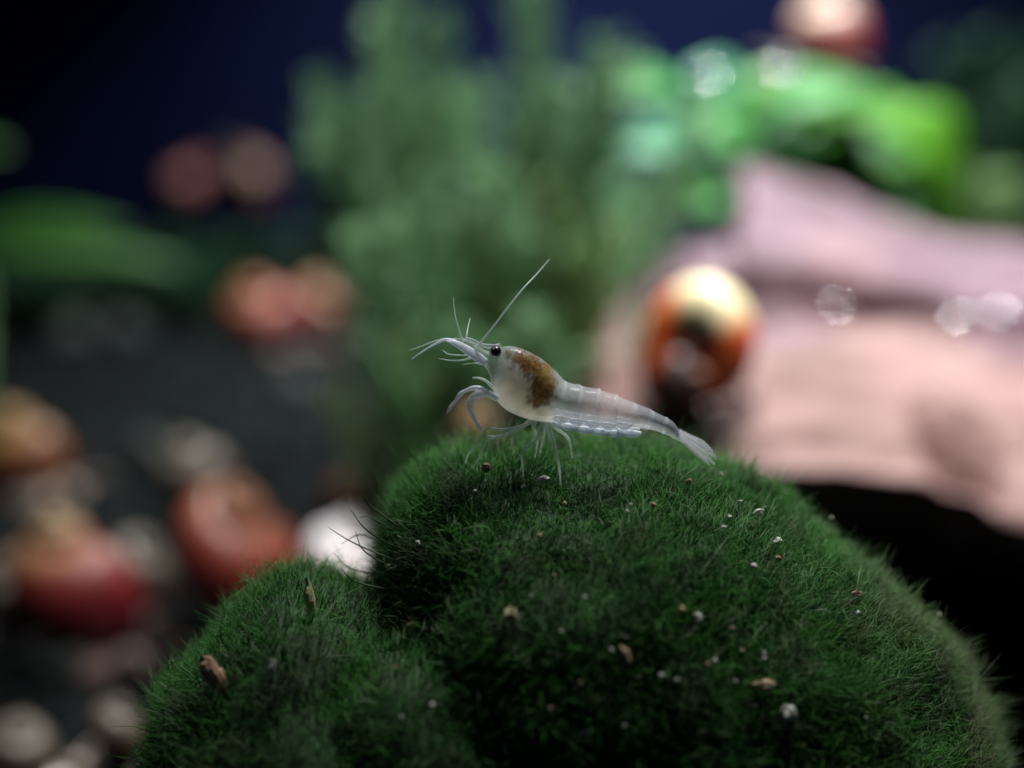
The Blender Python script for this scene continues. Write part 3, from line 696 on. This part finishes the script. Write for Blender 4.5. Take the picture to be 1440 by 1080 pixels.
for a in [(314, 958, 30, 66, 'crumb_brown', 'large brown shrivelled crumb on the smaller moss lobe', 28),
          (427, 862, 15, 58, 'crumb_yellow', 'long pale yellowish flake near the top of the smaller moss lobe', 4),
          (393, 945, 14, 28, 'crumb_white', 'whitish flake right of the large brown crumb', -15),
          (600, 884, 18, 14, 'crumb_tan', 'small tan flake right of the cleft in the moss', 35),
          (684, 678, 17, 12, 'crumb_tan', 'tan crumb below the front legs of the shrimp', 0),
          (761, 694, 19, 9, 'crumb_white', 'white flake just below the walking legs of the shrimp', 10),
          (733, 704, 8, 7, 'crumb_white', 'tiny white grain left of the flake under the shrimp', 0),
          (722, 876, 22, 24, 'crumb_yellow', 'yellowish round crumb in the middle of the moss', 0),
          (872, 920, 17, 28, 'crumb_tan', 'tan upright crumb in the lower middle of the moss', 20),
          (1054, 738, 16, 9, 'crumb_white', 'bright white flake on the right slope below the tail', 10),
          (1077, 776, 13, 12, 'crumb_white', 'pale round grain just below the bright white flake', 0),
          (1232, 779, 28, 20, 'crumb_brown', 'orange-brown crumb on the right edge of the moss', -20),
          (1102, 998, 26, 25, 'crumb_white', 'pale greenish blocky crumb low on the right', 8),
          (1066, 968, 34, 18, 'crumb_tan', 'wide tan crumb just above the pale blocky one', 0),
          (1186, 846, 16, 12, 'crumb_brown', 'small brown crumb halfway down the right flank', 0),
          (965, 874, 14, 16, 'crumb_white', 'pale green-white grain right of centre in the moss', 15),
          (943, 866, 11, 13, 'crumb_yellow', 'dull yellow grain beside the green-white one', 0),
          (1325, 905, 16, 10, 'crumb_white', 'pale grain far down the right flank', 0),
          (955, 695, 10, 9, 'crumb_tan', 'tiny tan grain under the tail fan', 0)]:
    crumb(*a, group=G)
for _ in range(46):
    crumb(random.gauss(880, 250), random.uniform(690, 1050), random.uniform(4, 9), random.uniform(4, 9), random.choice(['crumb_white', 'crumb_white', 'crumb_tan']),
          'tiny pale speck scattered among the moss filaments', random.uniform(0, 90), 'tiny specks in the moss', random.uniform(0.12, 0.2))

# ------------------------------------------------------------------ shrimp
YS = 9.96; PX = 0.00492                                     # one photograph pixel at the shrimp, in cm
root = P(780, 690, YS)
shrimp = thing('shrimp', root, 'small translucent white shrimp with brown innards standing on the moss ball', 'shrimp')
def S(px, py, k=0.0): q = P(px, py, YS); return q + np.array([0, k*PX, 0])   # k: pixels away from the camera
st = np.array([  # top x, y; bottom x, y; half width
 (626, 477.3, 626, 478.6, 1.0), (638, 475.5, 640, 486, 3.5), (652, 475.5, 653, 496, 6), (667, 482, 667, 505, 8), (680, 491, 680, 514, 10),
 (691, 494, 688, 526, 13.5), (700, 490, 691, 540, 17), (710, 487, 695, 555, 21), (723, 487.5, 702, 567, 24), (740, 493, 715, 578, 27),
 (757, 502, 735, 586.5, 29), (771, 512, 755, 591.5, 29.5), (784, 524.5, 770, 593, 28.5), (796, 536.5, 786, 594, 26.5),
 (814, 542, 811, 597, 25), (838, 547.5, 833, 600, 23.5), (863, 555, 857, 602.5, 22), (884, 564, 878, 603, 20), (908, 573, 902, 602, 17.5),
 (930, 584, 924, 606, 14), (946, 593, 940, 612.5, 10.5), (957, 607, 951, 618.5, 7), (966, 616, 962, 624, 4)])
NR, NS = 150, 56
# resample: station parameter
sm = catmull(st, NR); V = []; F = []; px_of = []
seg_x = [797, 822, 847, 872, 897, 921, 942]                 # hind edges of the tail plates
for i in range(NR):
    tx, ty, bx, by, hw = sm[i]; cx, cy = (tx+bx)/2, (ty+by)/2; ax, ay = (tx-bx)/2, (ty-by)/2
    # overlapping plates: each swells a little towards its hind edge
    saw = 0.0
    for a, b in zip(seg_x[:-1], seg_x[1:]):
        if a <= cx+6 < b: saw = ((cx+6-a)/(b-a))
    k = 1 + 0.10*saw**4 if saw else 1.0
    for j in range(NS):
        th = 2*math.pi*j/NS; c, s = math.cos(th), math.sin(th)
        low = max(0, -c)
        kk = k + (0.05*abs(math.sin((cx-800)/24.5*math.pi))*low if 792 < cx < 905 else 0)
        hx = hw*(abs(s)**0.86)*(1 if s > 0 else -1)*(1 - 0.12*low)
        X, Y_ = cx + ax*c*kk, cy + ay*c*kk
        V.append(S(X, Y_, hx*kk)); px_of.append((X, Y_))
for i in range(NR-1):
    for j in range(NS):
        j2 = (j+1) % NS; F.append((i*NS+j, i*NS+j2, (i+1)*NS+j2, (i+1)*NS+j))
F.append(tuple(range(NS-1, -1, -1))); F.append(tuple((NR-1)*NS+j for j in range(NS)))
body = None
# pigment masks in the shrimp's own side view
q = np.array(px_of)
def caps(path):
    best = np.full(len(q), -1e9)
    for (x0, y0, r0), (x1, y1, r1) in zip(path[:-1], path[1:]):
        d = np.array([x1-x0, y1-y0]); t = np.clip(((q-[x0, y0])@d)/(d@d), 0, 1)
        dist = np.hypot(q[:, 0]-(x0+d[0]*t), q[:, 1]-(y0+d[1]*t)); best = np.maximum(best, (r0+(r1-r0)*t) - dist)
    return best
wob = np.array([mnoise.noise(Vector((x*0.09, y*0.09, 0)))*8 + mnoise.noise(Vector((x*0.25, y*0.25, 4)))*7 + mnoise.noise(Vector((x*0.6, y*0.6, 4)))*4 for x, y in q])
brown = smooth(-6, 8, caps([(716, 499, 8), (727, 503, 12), (741, 508, 15), (755, 516, 17), (763, 530, 18), (764, 546, 20), (757, 556, 15), (746, 558, 8)]) + wob)
brown2 = smooth(-7, 8, caps([(765, 548, 8), (779, 552, 5)]) + wob); brown = np.maximum(brown, brown2*0.8)
cream = smooth(-26, 14, caps([(722, 534, 12), (724, 548, 22), (742, 566, 20), (764, 578, 10)]) + wob)
ochre = smooth(-4, 6, caps([(768, 522, 7), (772, 534, 6)]) + wob)
haze_ = smooth(-10, 14, caps([(700, 515, 14), (740, 540, 40), (790, 565, 26), (860, 580, 20), (925, 598, 8)]) + wob*0.5)
m, nt, bs, out = new_mat('shrimp_shell')
def attr(nm):
    a = node(nt, 'ShaderNodeAttribute'); a.attribute_name = nm; return a.outputs['Fac']
def cmix(f, a, b):
    x = node(nt, 'ShaderNodeMix', data_type='RGBA'); nt.links.new(f, x.inputs[0])
    for s_, v in ((6, a), (7, b)):
        if isinstance(v, tuple): x.inputs[s_].default_value = (*v, 1)
        else: nt.links.new(v, x.inputs[s_])
    return x.outputs[2]
nz = noise_tex(nt, 34, 6, 0.75)
bcol = ramp(nt, nz, [(0.36, (0.075, 0.034, 0.010)), (0.64, (0.33, 0.19, 0.065))])
col = cmix(attr('cream'), (0.82, 0.88, 0.94), (0.93, 0.89, 0.70)); col = cmix(attr('brown'), col, bcol); col = cmix(attr('ochre'), col, (0.36, 0.26, 0.07))
nt.links.new(col, bs.inputs['Base Color']); bs.inputs['Roughness'].default_value = 0.2; bs.inputs['IOR'].default_value = 1.45
bump(nt, bs, noise_tex(nt, 22, 3), 0.35, 0.02)
tl = node(nt, 'ShaderNodeBsdfTranslucent'); nt.links.new(col, tl.inputs[0]); tr = node(nt, 'ShaderNodeBsdfTransparent')
m1 = node(nt, 'ShaderNodeMixShader'); m1.inputs[0].default_value = 0.4; nt.links.new(bs.outputs[0], m1.inputs[1]); nt.links.new(tl.outputs[0], m1.inputs[2])
m2 = node(nt, 'ShaderNodeMixShader'); nt.links.new(attr('thickness_map'), m2.inputs[0]); nt.links.new(tr.outputs[0], m2.inputs[1]); nt.links.new(m1.outputs[0], m2.inputs[2])
nt.links.new(m2.outputs[0], out.inputs[0]); M['shell'] = m
body = obj('body', V, F, M['shell'], shrimp)
rim = np.zeros(len(q))
for i in range(NR):
    cx = (sm[i, 0]+sm[i, 2])/2 + 6
    e_ = max(math.exp(-((cx-a)/1.6)**2) for a in seg_x)
    rim[i*NS:(i+1)*NS] = e_
dens = np.clip(0.17 + 0.17*haze_ + 0.44*cream + 0.46*brown + 0.24*rim, 0, 0.90)
for nm, val in (('brown', brown), ('cream', cream), ('ochre', ochre), ('thickness_map', dens)):
    a = body.data.attributes.new(nm, 'FLOAT', 'POINT'); a.data.foreach_set('value', val.astype(np.float32))

M['limb'] = clear_mat('clear_limb', (0.78, 0.90, 0.84), 0.25, 0.2, 0.4, 0.55, 40)
M['limb_thick'] = clear_mat('milky_limb', (0.78, 0.84, 0.90), 0.35, 0.18, 0.4, 0.85, 45)
M['fin'] = clear_mat('milky_fin', (0.86, 0.94, 1.0), 0.75, 0.18, 0.45, 0.98, 30)
M['antenna'] = clear_mat('antenna', (0.70, 0.85, 0.76), 0.6, 0.3, 0.4)
M['tail'] = clear_mat('clear_tail', (0.76, 0.78, 0.84), 0.16, 0.15, 0.35, 0.42, 30)
M['scale'] = clear_mat('clear_scale', (0.76, 0.80, 0.86), 0.28, 0.15, 0.35, 0.55, 30)
m, nt, bs, out = new_mat('black_eye'); bs.inputs['Base Color'].default_value = (0.012, 0.008, 0.012, 1); bs.inputs['Roughness'].default_value = 0.25; M['eye'] = m
M['eyecup'] = clear_mat('eye_stalk', (0.55, 0.58, 0.60), 0.45, 0.2, 0.3)

for k in (-15.5, 15.5):                                     # eyes on short stalks, one each side
    e = obj('eye', *blob(S(697.5, 491.5, k), (7.9*PX, 7.2*PX, 7.5*PX), 24, 16), M['eye'], shrimp)
    obj('eye_stalk', *tube([S(697, 498, k*0.5), S(697, 493.5, k*0.85), S(696.5, 491.5, k*0.98)], [6*PX, 8.8*PX, 9.6*PX], 16, 8), M['eyecup'], e).location = (0, 0, 0)
for o in [x for x in bpy.data.objects if x.name.startswith('eye_stalk')]:
    for v in o.data.vertices: v.co = v.co - Vector(root)

def limb(name, path, radii, mat='limb', n=28, sides=10):
    pts = [S(*p) for p in path]; return obj(name, *tube(pts, np.array(radii)*PX, sides, n), M[mat], shrimp)
# feeding legs with small claws
limb('claw_leg', [(698, 556, -20), (684, 545, -24), (669, 541, -26), (655, 545, -27), (648, 550, -27), (641, 560, -27), (634, 569, -27), (630, 576, -27)], [4.0, 3.5, 3.8, 2.4, 3.4, 2.3, 2.9, 0.9], 'limb_thick', 48)
limb('claw_leg', [(642, 559, -28), (637, 566, -29), (632, 574, -29)], [1.0, 1.8, 0.8], 'limb', 12)
limb('claw_leg', [(700, 558, -12), (686, 551, -14), (673, 552, -15), (664, 557, -16), (661, 566, -16), (663, 577, -16), (669, 588, -16), (674, 597, -16), (677, 603, -16)], [5.0, 5.4, 6.4, 4.7, 5.7, 5.0, 3.5, 4.2, 1.4], 'limb_thick', 54)
limb('claw_leg', [(700, 556, 14), (686, 541, 18), (674, 535, 20), (664, 535, 22)], [3, 2.2, 1.6, 0.8], 'limb', 24)
# walking legs
limb('walking_leg', [(748, 588, -18), (736, 594, -22), (716, 598, -26), (700, 598, -28), (686, 597, -29), (678, 609, -29), (668, 624, -22), (658, 639, -8), (655, 652, 4)], [3.6, 2.6, 2.0, 1.9, 1.9, 1.7, 1.5, 1.2, 0.8], n=46)
limb('walking_leg', [(748, 590, 6), (734, 600, 2), (712, 611, 0), (697, 615, 0), (686, 615, 0), (680, 630, 0), (671, 648, 0), (664, 660, 0)], [3.8, 2.8, 2.5, 2.5, 2.4, 1.7, 1.4, 0.8], n=44)
limb('walking_leg', [(764, 590, -20), (760, 600, -23), (755, 611, -26), (744, 621, -28), (734, 629, -29), (734, 642, -24), (735, 658, -14), (738, 682, -2)], [4.2, 3.6, 3.0, 3.2, 3.2, 1.8, 1.6, 0.9], n=44)
limb('walking_leg', [(773, 591, -18), (773, 602, -22), (777, 616, -24), (781, 632, -26), (785, 648, -22), (787, 664, -14), (789, 690, -2)], [4.4, 3.6, 3.2, 3.0, 2.2, 1.8, 0.9], n=44)
limb('walking_leg', [(768, 592, 10), (767, 604, 14), (765, 616, 18), (760, 640, 20)], [3.8, 3.0, 2.4, 1.4], n=26)
limb('walking_leg', [(754, 592, 12), (750, 604, 16), (756, 622, 20), (753, 648, 22)], [3.6, 2.8, 2.0, 1.2], n=26)
limb('walking_leg', [(770, 592, 16), (782, 606, 22), (800, 622, 26), (806, 650, 28)], [3.4, 2.4, 1.8, 1.0], n=26)
# antennae and antennules
limb('antenna', [(668, 488, -8), (674, 483, -9), (690, 464, -6), (712, 436, 4), (735, 409, 22), (756, 390, 52), (775, 372, 90)], [2.4, 1.7, 1.5, 1.35, 1.25, 1.0, 0.5], 'antenna', 50, 8)
limb('antenna', [(652, 480, -4), (649, 474, -4), (645, 462, -3), (641, 449, 2), (638, 434, 10), (637, 420, 18)], [1.9, 1.6, 1.2, 1.0, 0.8, 0.4], 'antenna', 30, 8)
limb('antenna', [(655, 480, 5), (656, 473, 8), (657, 465, 18), (660, 452, 36)], [1.6, 1.3, 1.0, 0.5], 'antenna', 20, 8)
limb('antennule', [(640, 480, -3), (627, 477, -4), (614, 482, -5), (603, 488, -6), (592, 495, -7), (579, 504, -9)], [3.0, 2.2, 1.5, 1.2, 1.0, 0.5], 'fin', 34, 8)
limb('antennule', [(640, 479, 4), (624, 478, 8), (604, 484, 14), (588, 491, 20), (573, 497, 28)], [2.6, 1.6, 1.0, 0.8, 0.4], 'antenna', 30, 8)
limb('antennule', [(664, 502, -7), (650, 505, -10), (634, 505, -12), (618, 502, -14)], [1.8, 1.2, 0.8, 0.4], 'antenna', 20, 8)
limb('antennule', [(660, 500, 2), (645, 500, 4), (630, 499, 8), (621, 494, 12)], [1.4, 1.0, 0.7, 0.4], 'antenna', 20, 8)
limb('antennule', [(678, 511, -8), (668, 509, -10), (650, 511, -12)], [1.6, 1.0, 0.5], 'antenna', 16, 8)
# long blade-like scale beside the snout, the bright streak
def blade(name, path, widths, thick, k, mat, tilt=0.0):
    pts = catmull(np.array([[*p_, w_] for p_, w_ in zip(path, widths)]), 22); V = []; F = []; NSg = 10
    for i, (x, y, wd) in enumerate(pts):
        t = pts[min(i+1, 21), :2]-pts[max(i-1, 0), :2]; t = t/np.linalg.norm(t); nn_ = np.array([-t[1], t[0]])
        for j in range(NSg):
            a = 2*math.pi*j/NSg; u = math.cos(a)*max(wd, .2); V.append(S(x+nn_[0]*u, y+nn_[1]*u, k + math.sin(a)*thick + tilt*u))
    for i in range(21):
        for j in range(NSg):
            j2 = (j+1) % NSg; F.append((i*NSg+j, i*NSg+j2, (i+1)*NSg+j2, (i+1)*NSg+j))
    F.append(tuple(range(NSg-1, -1, -1))); F.append(tuple(21*NSg+j for j in range(NSg)))
    return obj(name, V, F, M[mat], shrimp)
blade('antennal_scale', [(684, 508), (672, 500), (657, 490), (641, 481), (628, 477.5)], [5, 6, 5.5, 4, 0.6], 1.6, -12, 'fin', 0.4)
blade('antennal_scale', [(686, 512), (672, 506), (660, 500), (648, 493)], [4, 5, 4, 0.6], 1.5, 12, 'scale', -0.4)
blade('rostrum', [(703, 487), (690, 487), (678, 485), (664, 478), (654, 474)], [4, 3, 2.6, 1.8, 0.4], 1.3, 0, 'scale')
# swimmerets folded along the belly, side plates above them
for k in (-17, 17):
    for i, (x, y) in enumerate([(786, 594), (808, 598), (830, 601.5), (852, 604), (874, 604)]):
        blade('swimmeret', [(x-7, y-3), (x+4, y+1.5), (x+16, y+3.2), (x+27, y+2.2)], [1.8, 4.4, 4.8, 2.0], 2.2, k*(1-i*0.05), 'fin', -0.5 if k < 0 else 0.5)
        blade('side_plate', [(x-8, y-12), (x+3, y-8), (x+14, y-10)], [3.0, 6.0, 1.5], 1.4, k*(1.38-i*0.075), 'scale')
# tail fan
for (pth, wd, k, tl_) in [([(955, 609), (970, 619), (986, 629), (1003, 641)], [3.6, 3.75, 3.75, 0.75], 0, 0.2),
                          ([(955, 611), (972, 624), (988, 637), (1004, 651)], [2.7, 4.12, 4.5, 1.12], -8, 0.5),
                          ([(954, 612), (968, 625), (982, 638), (996, 651)], [2.7, 3.6, 3.9, 1.12], -13, 0.7),
                          ([(956, 609), (976, 621), (994, 632), (1009, 647)], [2.7, 3.9, 4.35, 1.12], 8, -0.5),
                          ([(956, 608), (974, 618), (990, 626), (1004, 637)], [2.7, 3.3, 3.45, 0.9], 13, -0.7)]:
    blade('tail_fan_blade' if k else 'telson', pth, wd, 1.2, k, 'tail', tl_)
